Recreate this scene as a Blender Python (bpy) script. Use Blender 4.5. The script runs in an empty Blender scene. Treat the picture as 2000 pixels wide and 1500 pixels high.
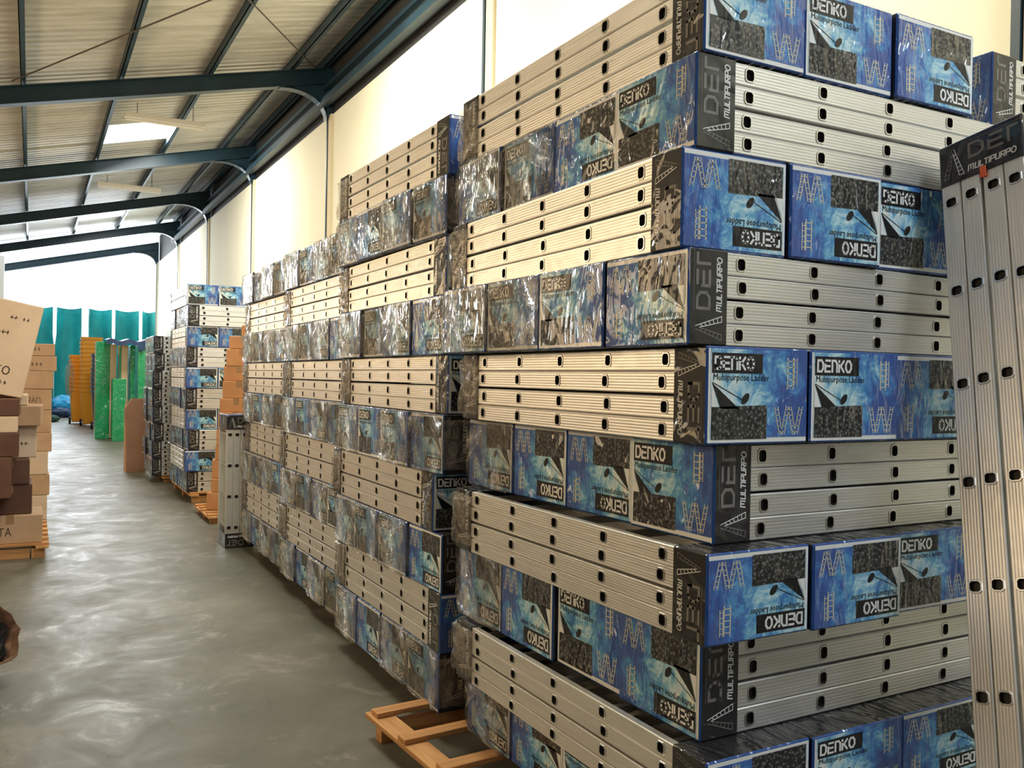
import bpy, bmesh, math, random
from mathutils import Vector, Matrix, Euler
R = math.radians
random.seed(7)
sc = bpy.context.scene
col = sc.collection

# ------------------------------------------------------------------ camera, world, light, exposure
H_EYE = 1.575
def make_camera():
    f, yaw, pit, rol = 1711.99, R(28.7523), R(-.336), R(1.0068)
    cy, sy = math.cos(yaw), math.sin(yaw)
    fw = Vector((sy*math.cos(pit), cy*math.cos(pit), math.sin(pit)))
    r0 = Vector((cy, -sy, 0)); u0 = r0.cross(fw)
    r = math.cos(rol)*r0 + math.sin(rol)*u0; u = -math.sin(rol)*r0 + math.cos(rol)*u0
    cd = bpy.data.cameras.new('camera'); cd.sensor_fit = 'HORIZONTAL'; cd.sensor_width = 36
    cd.lens = f/2000*36; cd.clip_start = .05; cd.clip_end = 300
    cam = bpy.data.objects.new('camera', cd); col.objects.link(cam)
    m = Matrix((r, u, -fw)).transposed().to_4x4(); m.translation = (0, 0, H_EYE)
    cam.matrix_world = m; sc.camera = cam
make_camera()
sc.view_settings.view_transform = 'Standard'; sc.view_settings.look = 'None'
sc.view_settings.gamma = 1; sc.view_settings.use_curve_mapping = False
sc.view_settings.exposure = -0.4
w = bpy.data.worlds.new('daylight'); sc.world = w; w.use_nodes = True
bg = w.node_tree.nodes['Background']; bg.inputs[0].default_value = (.86, .94, 1, 1); bg.inputs[1].default_value = 1.65

def area(name, loc, direction, sx, sy, watts, color, spread=180):
    l = bpy.data.lights.new(name, 'AREA'); l.shape = 'RECTANGLE'; l.size = sx; l.size_y = sy
    l.energy = watts; l.color = color; l.spread = R(spread)
    o = bpy.data.objects.new(name, l); col.objects.link(o); o.location = loc
    o.rotation_euler = Vector(direction).to_track_quat('-Z', 'Y').to_euler(); return o
area('left_warm_fill', (-2.5, 11.4, 2.65), (1, 0, .1), 20, 1.3, 450, (1, .66, .29))  # warm fill added on the unseen left side to light the aisle faces
area('rear_opening_daylight', (-.2, -8.9, 4.8), (.05, 1, -.05), 5.0, 1.5, 80, (.82, .92, 1))
area('roof_light_near', (1.85, 5.5, 6.25), (.6, 0, -1), 1.2, 3.0, 380, (1, .95, .74), 150)
area('wall_fill_mid', (1.85, 10.3, 6.25), (1.0, .1, -.8), 1.2, 1.8, 420, (1, .96, .8), 150)  # added fill, out of view and aimed at the right wall to brighten it
area('roof_light_rear', (3.15, -1.2, 6.5), (0, .35, -1), 1.2, 2.4, 320, (.84, .93, 1))
area('roof_light_far', (1.85, 19.4, 6.25), (.5, 0, -1), 1.2, 1.5, 420, (1, .97, .85))
area('roof_light_farthest', (1.85, 30.2, 6.25), (.3, 0, -1), 1.2, 1.5, 300, (.95, .98, 1))
area('far_opening_daylight', (.8, 38.3, 4.9), (0, -1, -.12), 6.6, 2.2, 1500, (.86, .94, 1))

# ------------------------------------------------------------------ materials
def NT(name):
    m = bpy.data.materials.new(name); m.use_nodes = True
    nt = m.node_tree; b = nt.nodes['Principled BSDF']; return m, nt, b
def nd(nt, t, **kw):
    n = nt.nodes.new(t)
    for k, v in kw.items():
        if k in ('operation', 'blend_type', 'wave_type', 'bands_direction', 'wave_profile', 'data_type', 'noise_dimensions', 'feature'): setattr(n, k, v)
        else: n.inputs[k].default_value = v
    return n
def plain(name, c, rough=.6, metal=0, spec=.5, coat=0, coat_rough=.1):
    m, nt, b = NT(name)
    b.inputs['Base Color'].default_value = (*c, 1); b.inputs['Roughness'].default_value = rough
    b.inputs['Metallic'].default_value = metal; b.inputs['Specular IOR Level'].default_value = spec
    b.inputs['Coat Weight'].default_value = coat; b.inputs['Coat Roughness'].default_value = coat_rough
    return m
def ramp(nt, stops):
    r = nt.nodes.new('ShaderNodeValToRGB'); e = r.color_ramp.elements
    while len(e) < len(stops): e.new(.5)
    for i, (p, c) in enumerate(stops): e[i].position = p; e[i].color = (*c, 1)
    return r
def coords(nt, scale=(1, 1, 1), kind='Object', rand=0):
    tc = nt.nodes.new('ShaderNodeTexCoord'); mp = nt.nodes.new('ShaderNodeMapping')
    mp.inputs['Scale'].default_value = scale
    nt.links.new(tc.outputs[kind], mp.inputs['Vector'])
    if rand:
        oi = nt.nodes.new('ShaderNodeObjectInfo'); mu = nd(nt, 'ShaderNodeMath', operation='MULTIPLY'); mu.inputs[1].default_value = rand
        nt.links.new(oi.outputs['Random'], mu.inputs[0]); nt.links.new(mu.outputs[0], mp.inputs['Location'])
    return mp
def film_coat(m, weight=1.0, strength=.55, dist=.012, base=True):
    strength = min(1, strength*1.6); dist *= 3.0
    """wrinkled clear plastic stretched over the surface: a clear coat whose normal is creased"""
    nt = m.node_tree; b = nt.nodes['Principled BSDF']; L = nt.links
    mp = coords(nt, (3.2, 3.2, 3.2), rand=37)
    n1 = nd(nt, 'ShaderNodeTexNoise', Scale=.9, Detail=2.0, Distortion=1.0); L.new(mp.outputs[0], n1.inputs['Vector'])
    mp2 = nt.nodes.new('ShaderNodeMapping'); L.new(mp.outputs[0], mp2.inputs['Vector'])
    oi = nt.nodes.new('ShaderNodeObjectInfo'); cr = nd(nt, 'ShaderNodeVectorMath', operation='SCALE'); cr.inputs[0].default_value = (5.1, 1.7, 2.9); L.new(oi.outputs['Random'], cr.inputs['Scale'])
    L.new(cr.outputs[0], mp2.inputs['Rotation']); mp2.inputs['Scale'].default_value = (1.4, 5, 1.4)
    ad = nd(nt, 'ShaderNodeVectorMath', operation='ADD'); L.new(mp2.outputs[0], ad.inputs[0]); L.new(n1.outputs['Color'], ad.inputs[1])
    n2 = nd(nt, 'ShaderNodeTexNoise', Scale=1.1, Detail=2.5, Distortion=.4); L.new(ad.outputs[0], n2.inputs['Vector'])
    s1 = nd(nt, 'ShaderNodeMath', operation='SUBTRACT'); s1.inputs[1].default_value = .5; L.new(n2.outputs['Fac'], s1.inputs[0])
    ab = nd(nt, 'ShaderNodeMath', operation='ABSOLUTE'); L.new(s1.outputs[0], ab.inputs[0])
    mx = nd(nt, 'ShaderNodeMath', operation='ADD'); L.new(n1.outputs['Fac'], mx.inputs[0]); L.new(ab.outputs[0], mx.inputs[1])
    bp = nd(nt, 'ShaderNodeBump', Strength=strength, Distance=dist); L.new(mx.outputs[0], bp.inputs['Height'])
    L.new(bp.outputs['Normal'], b.inputs['Coat Normal'])
    b.inputs['Coat Weight'].default_value = weight; b.inputs['Coat Roughness'].default_value = .05
    b.inputs['Coat IOR'].default_value = 1.5
    b.inputs['Specular IOR Level'].default_value = .2

# aluminium rail: fine extrusion lines along the length
def metal_rail(name, c, coatw):
    m, nt, b = NT(name); L = nt.links
    b.inputs['Metallic'].default_value = .78
    mp = coords(nt, (1.5, 1, 60), rand=11)
    n = nd(nt, 'ShaderNodeTexNoise', Scale=3.0, Detail=3.0); L.new(mp.outputs[0], n.inputs['Vector'])
    r = ramp(nt, [(.3, tuple(x*.86 for x in c)), (.7, c)]); L.new(n.outputs['Fac'], r.inputs[0]); L.new(r.outputs[0], b.inputs['Base Color'])
    rr = nd(nt, 'ShaderNodeMapRange'); rr.inputs[3].default_value = .34; rr.inputs[4].default_value = .5
    L.new(n.outputs['Fac'], rr.inputs[0]); L.new(rr.outputs[0], b.inputs['Roughness'])
    mp2 = coords(nt, (1, 1, 1))
    wv = nd(nt, 'ShaderNodeTexWave', wave_type='BANDS', bands_direction='Z', Scale=36.0, Distortion=0.0); L.new(mp2.outputs[0], wv.inputs['Vector'])
    bp = nd(nt, 'ShaderNodeBump', Strength=.25, Distance=.0012); L.new(wv.outputs['Fac'], bp.inputs['Height']); L.new(bp.outputs['Normal'], b.inputs['Normal'])
    film_coat(m, coatw, .35, .006)
    return m
M = {}
M['rail'] = metal_rail('aluminium_rail', (.86, .85, .82), .35)
M['collar'] = plain('bright_rung_collar', (.8, .8, .78), .3, 1)
M['hole'] = plain('dark_rung_bore', (.035, .034, .032), .6)
M['rung'] = plain('rung_aluminium', (.6, .6, .58), .4, .9)
M['black'] = plain('black_print', (.018, .018, .02), .5); film_coat(M['black'], .9, .5)
M['ink'] = plain('black_ink', (.012, .012, .014), .5); film_coat(M['ink'], .5, .4)
M['white'] = plain('white_print', (.82, .82, .8), .5); film_coat(M['white'], .6, .4)
M['grey'] = plain('grey_print', (.2, .19, .17), .5); film_coat(M['grey'], .7, .4)
M['beige'] = plain('pale_ladder_print', (.62, .6, .5), .5); film_coat(M['beige'], .8, .5)
M['bluecard'] = plain('blue_card', (.015, .075, .3), .45); film_coat(M['bluecard'], .9, .5)
def sky_print():
    m, nt, b = NT('cloudy_blue_print'); L = nt.links
    mp = coords(nt, (1, 1, 1)); n = nd(nt, 'ShaderNodeTexNoise', Scale=13.0, Detail=6.0, Roughness=.7, Distortion=.5); L.new(mp.outputs[0], n.inputs['Vector'])
    at = nt.nodes.new('ShaderNodeAttribute'); at.attribute_name = 'uvprint'; sp = nt.nodes.new('ShaderNodeSeparateXYZ'); L.new(at.outputs['Vector'], sp.inputs[0])
    # printed design: pale on the left, deep blue on the right (u runs across the panel)
    mu = nd(nt, 'ShaderNodeMath', operation='MULTIPLY_ADD'); mu.inputs[1].default_value = .72; L.new(sp.outputs['X'], mu.inputs[0])
    sb = nd(nt, 'ShaderNodeMath', operation='MULTIPLY_ADD'); sb.inputs[1].default_value = 2.0; sb.inputs[2].default_value = -.72; L.new(n.outputs['Fac'], sb.inputs[0])
    L.new(sb.outputs[0], mu.inputs[2])
    r = ramp(nt, [(.2, (.86, .87, .82)), (.42, (.42, .68, .78)), (.6, (.11, .36, .62)), (.78, (.055, .18, .5)), (.98, (.045, .1, .34))])
    L.new(mu.outputs[0], r.inputs[0]); L.new(r.outputs[0], b.inputs['Base Color']); b.inputs['Roughness'].default_value = .45
    film_coat(m, 1, .6, .014); return m
M['sky'] = sky_print()
def grain_print():
    m, nt, b = NT('grainy_photo_print'); L = nt.links
    mp = coords(nt, (1, 1, 1)); v = nd(nt, 'ShaderNodeTexVoronoi', Scale=95.0); L.new(mp.outputs[0], v.inputs['Vector'])
    r = ramp(nt, [(.1, (.2, .2, .19)), (.45, (.03, .03, .03)), (.8, (.012, .012, .012))]); L.new(v.outputs['Distance'], r.inputs[0])
    L.new(r.outputs[0], b.inputs['Base Color']); b.inputs['Roughness'].default_value = .5; film_coat(m, 1, .55, .013); return m
M['grain'] = grain_print()
def film_mat():
    m = bpy.data.materials.new('clear_stretch_film'); m.use_nodes = True; nt = m.node_tree; L = nt.links
    nt.nodes.clear(); out = nt.nodes.new('ShaderNodeOutputMaterial')
    tr = nt.nodes.new('ShaderNodeBsdfTransparent'); tr.inputs[0].default_value = (.93, .92, .9, 1)
    pb = nt.nodes.new('ShaderNodeBsdfPrincipled'); pb.inputs['Base Color'].default_value = (.5, .46, .4, 1); pb.inputs['Roughness'].default_value = .14
    pb.inputs['IOR'].default_value = 1.6
    mp = coords(nt, (9, 9, 9), rand=23); n = nd(nt, 'ShaderNodeTexNoise', Scale=1.2, Detail=3.0, Distortion=2.0); L.new(mp.outputs[0], n.inputs['Vector'])
    bp = nd(nt, 'ShaderNodeBump', Strength=.8, Distance=.02); L.new(n.outputs['Fac'], bp.inputs['Height']); L.new(bp.outputs[0], pb.inputs['Normal'])
    rr = nd(nt, 'ShaderNodeMapRange'); rr.inputs[1].default_value = .35; rr.inputs[2].default_value = .7; rr.inputs[3].default_value = .1; rr.inputs[4].default_value = .5
    L.new(n.outputs['Fac'], rr.inputs[0])
    mx = nt.nodes.new('ShaderNodeMixShader'); L.new(rr.outputs[0], mx.inputs[0]); L.new(tr.outputs[0], mx.inputs[1]); L.new(pb.outputs[0], mx.inputs[2])
    L.new(mx.outputs[0], out.inputs[0]); return m
M['film'] = film_mat()
def noisy(name, c1, c2, scale=(3, 3, 3), rough=.7, bump=0, detail=4, metal=0, rand=5, lo=.35, hi=.65, bdist=.01):
    m, nt, b = NT(name); L = nt.links
    mp = coords(nt, scale, rand=rand); n = nd(nt, 'ShaderNodeTexNoise', Scale=1.0, Detail=detail, Roughness=.6); L.new(mp.outputs[0], n.inputs['Vector'])
    r = ramp(nt, [(lo, c1), (hi, c2)]); L.new(n.outputs['Fac'], r.inputs[0]); L.new(r.outputs[0], b.inputs['Base Color'])
    b.inputs['Roughness'].default_value = rough; b.inputs['Metallic'].default_value = metal
    if bump:
        bp = nd(nt, 'ShaderNodeBump', Strength=bump, Distance=bdist); L.new(n.outputs['Fac'], bp.inputs['Height']); L.new(bp.outputs[0], b.inputs['Normal'])
    return m
M['wood'] = noisy('pallet_wood', (.36, .155, .05), (.62, .33, .13), (2, 25, 25), .75, .3)
M['woodx'] = noisy('pallet_wood_cross_grain', (.4, .18, .06), (.68, .38, .16), (25, 2, 25), .75, .3)
M['kraft'] = noisy('kraft_carton', (.46, .29, .17), (.55, .36, .22), (3, 3, 3), .7)
M['kraftlight'] = noisy('pale_kraft_carton', (.62, .46, .32), (.7, .54, .39), (3, 3, 3), .7)
M['kraftdark'] = noisy('dark_brown_carton', (.09, .035, .022), (.14, .06, .035), (3, 3, 3), .6)
M['orangecard'] = noisy('orange_brown_carton', (.48, .22, .09), (.6, .3, .13), (3, 3, 3), .65)
M['orangetag'] = plain('orange_red_sticker', (.8, .12, .03), .5)
M['faintink'] = plain('faded_carton_ink', (.16, .11, .08), .7)
M['kraftburnt'] = noisy('grubby_brown_carton', (.1, .05, .028), (.24, .13, .075), (14, 14, 14), .85)
M['tape'] = plain('brown_packing_tape', (.34, .2, .1), .25)
M['greenbox'] = noisy('green_carton', (.01, .26, .1), (.015, .34, .14), (3, 3, 3), .35); film_coat(M['greenbox'], 1, .6, .03)
M['yellow'] = plain('yellow_plastic', (.85, .38, .03), .4)
M['slate'] = plain('slate_plastic', (.05, .09, .12), .4)
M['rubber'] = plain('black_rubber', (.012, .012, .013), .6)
M['blueTarp'] = noisy('bright_blue_tarp', (.01, .26, .6), (.03, .42, .8), (4, 4, 4), .35, .5)
M['navy'] = noisy('navy_cover', (.01, .03, .1), (.02, .06, .16), (4, 4, 4), .5, .4)
M['red'] = noisy('red_tarp', (.55, .03, .04), (.7, .08, .07), (4, 4, 4), .4, .4)
M['darkgreen'] = plain('dark_green_cloth', (.03, .09, .08), .8)
def teal():
    m, nt, b = NT('teal_translucent_sheet'); L = nt.links
    mp = coords(nt, (1.2, 1.2, .8)); n = nd(nt, 'ShaderNodeTexNoise', Scale=1.5, Detail=3.0); L.new(mp.outputs[0], n.inputs['Vector'])
    r = ramp(nt, [(.35, (.0, .26, .27)), (.7, (.01, .38, .4))]); L.new(n.outputs['Fac'], r.inputs[0]); L.new(r.outputs[0], b.inputs['Base Color'])
    b.inputs['Roughness'].default_value = .5
    tl = nt.nodes.new('ShaderNodeBsdfTranslucent'); L.new(r.outputs[0], tl.inputs[0])
    mx = nt.nodes.new('ShaderNodeMixShader'); mx.inputs[0].default_value = .35
    out = nt.nodes['Material Output']; L.new(b.outputs[0], mx.inputs[1]); L.new(tl.outputs[0], mx.inputs[2]); L.new(mx.outputs[0], out.inputs[0]); return m
M['teal'] = teal()
M['steel'] = noisy('blue_green_painted_steel', (.008, .028, .045), (.014, .045, .065), (2, 2, 2), .45)
M['rod'] = plain('brace_rod_steel', (.09, .07, .06), .5)
M['cream'] = noisy('cream_wall_paint', (.84, .8, .62), (.88, .84, .66), (.5, .5, .5), .85)
M['creamdark'] = plain('cream_trim', (.72, .62, .42), .8)
M['darkgap'] = plain('dark_eaves_gap', (.03, .03, .028), .8)
M['tube'] = plain('white_fixture_enamel', (.9, .88, .82), .5)
M['concretewall'] = plain('plain_block_wall', (.2, .15, .095), .9)
def emit(name, c, s):
    m = bpy.data.materials.new(name); m.use_nodes = True; nt = m.node_tree; nt.nodes.clear()
    o = nt.nodes.new('ShaderNodeOutputMaterial'); e = nt.nodes.new('ShaderNodeEmission'); e.inputs[0].default_value = (*c, 1); e.inputs[1].default_value = s
    nt.links.new(e.outputs[0], o.inputs[0]); return m
M['skylight'] = emit('daylit_roof_panel', (1, .98, .93), 6)
def roof_mat():
    m, nt, b = NT('corrugated_roof_sheet'); L = nt.links
    mp = coords(nt, (.35, 2.2, .3)); n = nd(nt, 'ShaderNodeTexNoise', Scale=1.6, Detail=5.0, Roughness=.65); L.new(mp.outputs[0], n.inputs['Vector'])
    r = ramp(nt, [(.3, (.42, .41, .37)), (.55, (.62, .61, .56)), (.75, (.7, .69, .64))]); L.new(n.outputs['Fac'], r.inputs[0]); L.new(r.outputs[0], b.inputs['Base Color'])
    b.inputs['Roughness'].default_value = .5; b.inputs['Metallic'].default_value = .2; return m
M['roof'] = roof_mat()
def floor_mat():
    m, nt, b = NT('worn_concrete_floor'); L = nt.links
    mp = coords(nt, (1, 1, 1))
    n1 = nd(nt, 'ShaderNodeTexNoise', Scale=.9, Detail=7.0, Roughness=.65); L.new(mp.outputs[0], n1.inputs['Vector'])
    r = ramp(nt, [(.3, (.07, .072, .052)), (.5, (.105, .103, .08)), (.7, (.18, .175, .145))]); L.new(n1.outputs['Fac'], r.inputs[0])
    n2 = nd(nt, 'ShaderNodeTexNoise', Scale=2.6, Detail=6.0, Roughness=.7, Distortion=.8); L.new(mp.outputs[0], n2.inputs['Vector'])
    r2 = ramp(nt, [(.56, (0, 0, 0)), (.68, (1, 1, 1))]); L.new(n2.outputs['Fac'], r2.inputs[0])
    mx = nd(nt, 'ShaderNodeMixRGB'); mx.inputs[2].default_value = (.36, .35, .33, 1)
    L.new(r.outputs[0], mx.inputs[1]); mf = nd(nt, 'ShaderNodeMath', operation='MULTIPLY'); mf.inputs[1].default_value = .45
    L.new(r2.outputs[0], mf.inputs[0]); L.new(mf.outputs[0], mx.inputs[0])
    # thin scratches
    mp3 = coords(nt, (1, 1, 1)); mp3.inputs['Rotation'].default_value = (0, 0, .6)
    v = nd(nt, 'ShaderNodeTexVoronoi', Scale=1.6, feature='DISTANCE_TO_EDGE')
    ad = nd(nt, 'ShaderNodeVectorMath', operation='ADD'); L.new(mp3.outputs[0], ad.inputs[0]); L.new(n2.outputs['Color'], ad.inputs[1]); L.new(ad.outputs[0], v.inputs['Vector'])
    r3 = ramp(nt, [(.0, (.45, .45, .45)), (.008, (1, 1, 1))]); L.new(v.outputs['Distance'], r3.inputs[0])
    n4 = nd(nt, 'ShaderNodeTexNoise', Scale=3.0); L.new(mp.outputs[0], n4.inputs['Vector']); r4 = ramp(nt, [(.55, (0, 0, 0)), (.6, (1, 1, 1))]); L.new(n4.outputs['Fac'], r4.inputs[0])
    m3 = nd(nt, 'ShaderNodeMixRGB', blend_type='MULTIPLY'); L.new(r4.outputs[0], m3.inputs[0]); L.new(mx.outputs[0], m3.inputs[1]); L.new(r3.outputs[0], m3.inputs[2])
    L.new(m3.outputs[0], b.inputs['Base Color'])
    rr = nd(nt, 'ShaderNodeMapRange'); rr.inputs[1].default_value = .3; rr.inputs[2].default_value = .7; rr.inputs[3].default_value = .6; rr.inputs[4].default_value = .36
    L.new(n2.outputs['Fac'], rr.inputs[0]); L.new(rr.outputs[0], b.inputs['Roughness'])
    bp = nd(nt, 'ShaderNodeBump', Strength=.12, Distance=.006); L.new(n2.outputs['Fac'], bp.inputs['Height']); L.new(bp.outputs[0], b.inputs['Normal'])
    return m
M['floor'] = floor_mat()

# ------------------------------------------------------------------ mesh builder
class MB:
    def __init__(s): s.v = []; s.f = []; s.m = []; s.mats = []
    def mi(s, m):
        if m not in s.mats: s.mats.append(m)
        return s.mats.index(m)
    def face(s, pts, m):
        n = len(s.v); s.v += [tuple(p) for p in pts]; s.f.append(tuple(range(n, n+len(pts)))); s.m.append(s.mi(m))
    def box(s, a, b, m, mat=None, skip=()):
        x0, y0, z0 = a; x1, y1, z1 = b
        P = [Vector(p) for p in ((x0,y0,z0),(x1,y0,z0),(x1,y1,z0),(x0,y1,z0),(x0,y0,z1),(x1,y0,z1),(x1,y1,z1),(x0,y1,z1))]
        if mat: P = [mat @ p for p in P]
        n = len(s.v); s.v += [tuple(p) for p in P]
        for k, f in (('-z',(0,3,2,1)),('+z',(4,5,6,7)),('-y',(0,1,5,4)),('+x',(1,2,6,5)),('+y',(2,3,7,6)),('-x',(3,0,4,7))):
            if k not in skip: s.f.append(tuple(n+i for i in f)); s.m.append(s.mi(m))
    def cbox(s, a, b, m, bev=.006, mat=None):
        """box with bevelled edges"""
        bm = bmesh.new(); bmesh.ops.create_cube(bm, size=1)
        for v in bm.verts: v.co = Vector([(a[i]+b[i])/2+v.co[i]*(b[i]-a[i]) for i in range(3)])
        bmesh.ops.bevel(bm, geom=bm.edges[:], offset=bev, segments=2, affect='EDGES', profile=.5)
        n = len(s.v); bm.verts.index_update()
        s.v += [tuple(mat @ v.co if mat else v.co) for v in bm.verts]
        for f in bm.faces: s.f.append(tuple(n+v.index for v in f.verts)); s.m.append(s.mi(m))
        bm.free()
    def tube(s, a, b, r, m, n=10, r2=None):
        a, b = Vector(a), Vector(b); d = (b-a).normalized(); q = d.to_track_quat('Z', 'Y'); r2 = r if r2 is None else r2
        k = len(s.v)
        for c, rr in ((a, r), (b, r2)):
            for i in range(n):
                t = 2*math.pi*i/n; s.v.append(tuple(c + q @ Vector((rr*math.cos(t), rr*math.sin(t), 0))))
        for i in range(n): j = (i+1) % n; s.f.append((k+i, k+j, k+n+j, k+n+i)); s.m.append(s.mi(m))
        s.f.append(tuple(k+i for i in reversed(range(n)))); s.f.append(tuple(k+n+i for i in range(n))); s.m += [s.mi(m)]*2
    def mesh(s, name, smooth=False):
        me = bpy.data.meshes.new(name); me.from_pydata(s.v, [], s.f)
        for m in s.mats: me.materials.append(m)
        me.polygons.foreach_set('material_index', s.m)
        if smooth: me.polygons.foreach_set('use_smooth', [True]*len(s.f))
        me.update(); return me
    def obj(s, name, parent=None, smooth=False): return add(name, s.mesh(name, smooth), parent)
def add(name, me, parent=None):
    o = bpy.data.objects.new(name, me); col.objects.link(o)
    if parent: o.parent = parent
    return o
def tag(o, label=None, cat=None, group=None, kind=None):
    if label: o['label'] = label
    if cat: o['category'] = cat
    if group: o['group'] = group
    if kind: o['kind'] = kind
    return o
def empty(name, loc, rot=(0, 0, 0)):
    o = bpy.data.objects.new(name, None); col.objects.link(o); o.location = loc; o.rotation_euler = rot
    o.empty_display_size = .1; return o
def struct(name, mb): return tag(mb.obj(name), kind='structure')

# ------------------------------------------------------------------ the building
COLS = [-9.0, -3.2, 2.75, 8.93, 14.96, 20.9, 26.8, 32.7, 38.6]
XL, XW = -2.6, 4.5
def rz(x): return 6.02 + .24*x            # underside of the roof sheet
mb = MB(); mb.box((XL-.2, -9.4, -.15), (XW+.3, 44, 0), M['floor']); struct('floor', mb)
mb = MB(); mb.box((XW, -9.4, 0), (XW+.2, 38.6, 6.08), M['cream'])
for y in COLS[1:]:
    mb.box((XW-.035, y-.20, 0), (XW, y-.03, 6.08), M['creamdark'])
struct('wall_right', mb)
mb = MB(); mb.box((XW+.06, -9.4, 6.08), (XW+.2, 38.6, rz(XW)+.1), M['darkgap']); struct('trim_1', mb)  # dark sheet added to stand for the dark gap above the wall
mb = MB()
mb.box((XL-.2, -9.4, 0), (XL, 38.6, 1.95), M['concretewall']); mb.box((XL-.2, -9.4, 3.35), (XL, 38.6, rz(XL)), M['concretewall'])
mb.box((XL-.2, -9.4, 1.95), (XL, 1.3, 3.35), M['concretewall'])
for y in [i*2.4+3.6 for i in range(15)]: mb.box((XL-.2, y, 1.95), (XL, y+.2, 3.35), M['concretewall'])
struct('wall_left', mb)
mb = MB(); mb.box((XL, -9.4, 0), (XW, -9.2, 3.9), M['concretewall']); mb.box((2.6, -9.4, 3.9), (XW, -9.2, 6.6), M['concretewall'])
struct('wall_rear', mb)
# corrugated sheet, ribs run down the slope
def corrugated(y0, y1, x0, x1, mb, m):
    n = int((y1-y0)/.2); prof = [(0, 0), (.1, 0), (.125, .035), (.175, .035)]
    pts = [(y0+i*.2+a, b) for i in range(n) for a, b in prof] + [(y1, 0)]
    for (ya, za), (yb, zb) in zip(pts, pts[1:]):
        mb.face([(x0, ya, rz(x0)+za), (x0, yb, rz(x0)+zb), (x1, yb, rz(x1)+zb), (x1, ya, rz(x1)+za)], m)
sky_panels = [(18.6, 20.2), (29.4, 31.0), (4.0, 7.0), (9.4, 11.2), (-2.4, 0)]  # fourth panel is added out of view to brighten the right wall
SPX = {-2.4: (2.5, 3.83)}
PX = [-1.49, -.16, 1.17, 2.5, 3.83]
mb = MB(); cuts = [-9.4] + [v for p in sorted(sky_panels) for v in p] + [33.3]
for a, b in zip(cuts[::2], cuts[1::2]): corrugated(a, b, XL-.2, XW+.2, mb, M['roof'])
for a, b in sky_panels: p, q = SPX.get(a, (1.2, 2.5)); corrugated(a, b, XL-.2, p, mb, M['roof']); corrugated(a, b, q, XW+.2, mb, M['roof'])
o = struct('ceiling', mb)
for i, (a, b) in enumerate(sorted(sky_panels)):
    p, q = SPX.get(a, (1.2, 2.5)); mb = MB(); mb.box((p, a, 0), (q, b, .03), M['skylight'])
    o = mb.obj('window_%d' % (i+1)); tag(o, kind='structure')
    for v in o.data.vertices: v.co.z += rz(v.co.x) + .01
# steel portal frames: column, rafter I-section, curved haunch
def portal(y, name):
    mb = MB(); S = M['steel']; fw_, d = .09, .27
    def zb(x): return 5.56 + .24*x
    def web(x0, x1): 
        a, b = zb(x0), zb(x1)
        for yy, hw in ((0, .006),):
            P = [(x0, a), (x1, b), (x1, b+d), (x0, a+d)]
            for s in (-1, 1): mb.face([(p[0], y+s*hw, p[1]) for p in (P if s < 0 else P[::-1])], S)
        for z0, z1 in ((0, .014), (d-.014, d)):
            Q = [Vector((x, y+s*fw_, zb(x)+z)) for x in (x0, x1) for s in (-1, 1) for z in (z0, z1)]
            n = len(mb.v); mb.v += [tuple(q) for q in Q]
            for f in ((0,1,3,2),(4,6,7,5),(0,4,5,1),(2,3,7,6),(0,2,6,4),(1,5,7,3)): mb.f.append(tuple(n+i for i in f)); mb.m.append(mb.mi(S))
    web(XL, XW)
    # haunch
    N = 8; prev = None
    for i in range(N+1):
        t = i/N; x = 3.62 + .8*math.sin(t*math.pi/2); z = zb(3.62) + .0 - .42*(1-math.cos(t*math.pi/2)) + .19*t*(1-t)
        if prev:
            (xa, za) = prev
            for s in (-1, 1): mb.face([(xa, y+s*.007, za), (x, y+s*.007, z), (x, y+s*.007, zb(x)+.02), (xa, y+s*.007, zb(xa)+.02)][::s], S)
            mb.face([(xa, y-fw_, za), (xa, y+fw_, za), (x, y+fw_, z), (x, y-fw_, z)], S)
            mb.face([(xa, y-fw_, za-.014), (x, y-fw_, z-.014), (x, y+fw_, z-.014), (xa, y+fw_, za-.014)], S)
        prev = (x, z)
    mb.box((4.42, y-fw_, 6.05), (4.52, y+fw_, zb(4.5)+d), S)
    o = struct(name, mb)
    mb = MB(); mb.box((XW-.05, y-.02, 0), (XW+.02, y+.03, 6.2), S); mb.box((XL, y-.1, 0), (XL+.15, y+.1, zb(XL)), S)
    struct(name.replace('trim_2', 'trim_3'), mb)
for i, y in enumerate(COLS): portal(y, 'trim_2%d' % i)
for i, x in enumerate(PX + [4.4]):
    mb = MB(); z = rz(x) - .012
    mb.box((x-.03, -9.4, z-.16), (x-.018, 33.3, z), M['steel']); mb.box((x-.03, -9.4, z-.16), (x+.035, 33.3, z-.148), M['steel']); mb.box((x-.03, -9.4, z-.012), (x+.035, 33.3, z), M['steel'])
    struct('trim_4%d' % i, mb)
mb = MB(); mb.box((4.3, -9.4, 6.2), (4.42, 33.3, 6.32), M['steel']); mb.box((4.36, -9.4, 6.5), (4.44, 33.3, 6.56), M['steel']); struct('trim_5', mb)
# end gable post and rail beyond the sheets
mb = MB(); mb.box((-1.12, 35.9, 0), (-.88, 36.1, 5.6), M['tube']); mb.box((XL, 35.95, 4.25), (-.9, 36.05, 4.33), M['tube']); struct('trim_6', mb)
# bracing rods under the sheet
for i, (a, b) in enumerate((((4.25, 14.96), (.9, 8.93)), ((-.3, 14.7), (3.9, 8.93)))):
    mb = MB(); mb.tube((a[0], a[1], 5.84+.24*a[0]), (b[0], b[1], 5.84+.24*b[0]), .011, M['rod'], 6); struct('trim_7%d' % i, mb)

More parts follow.
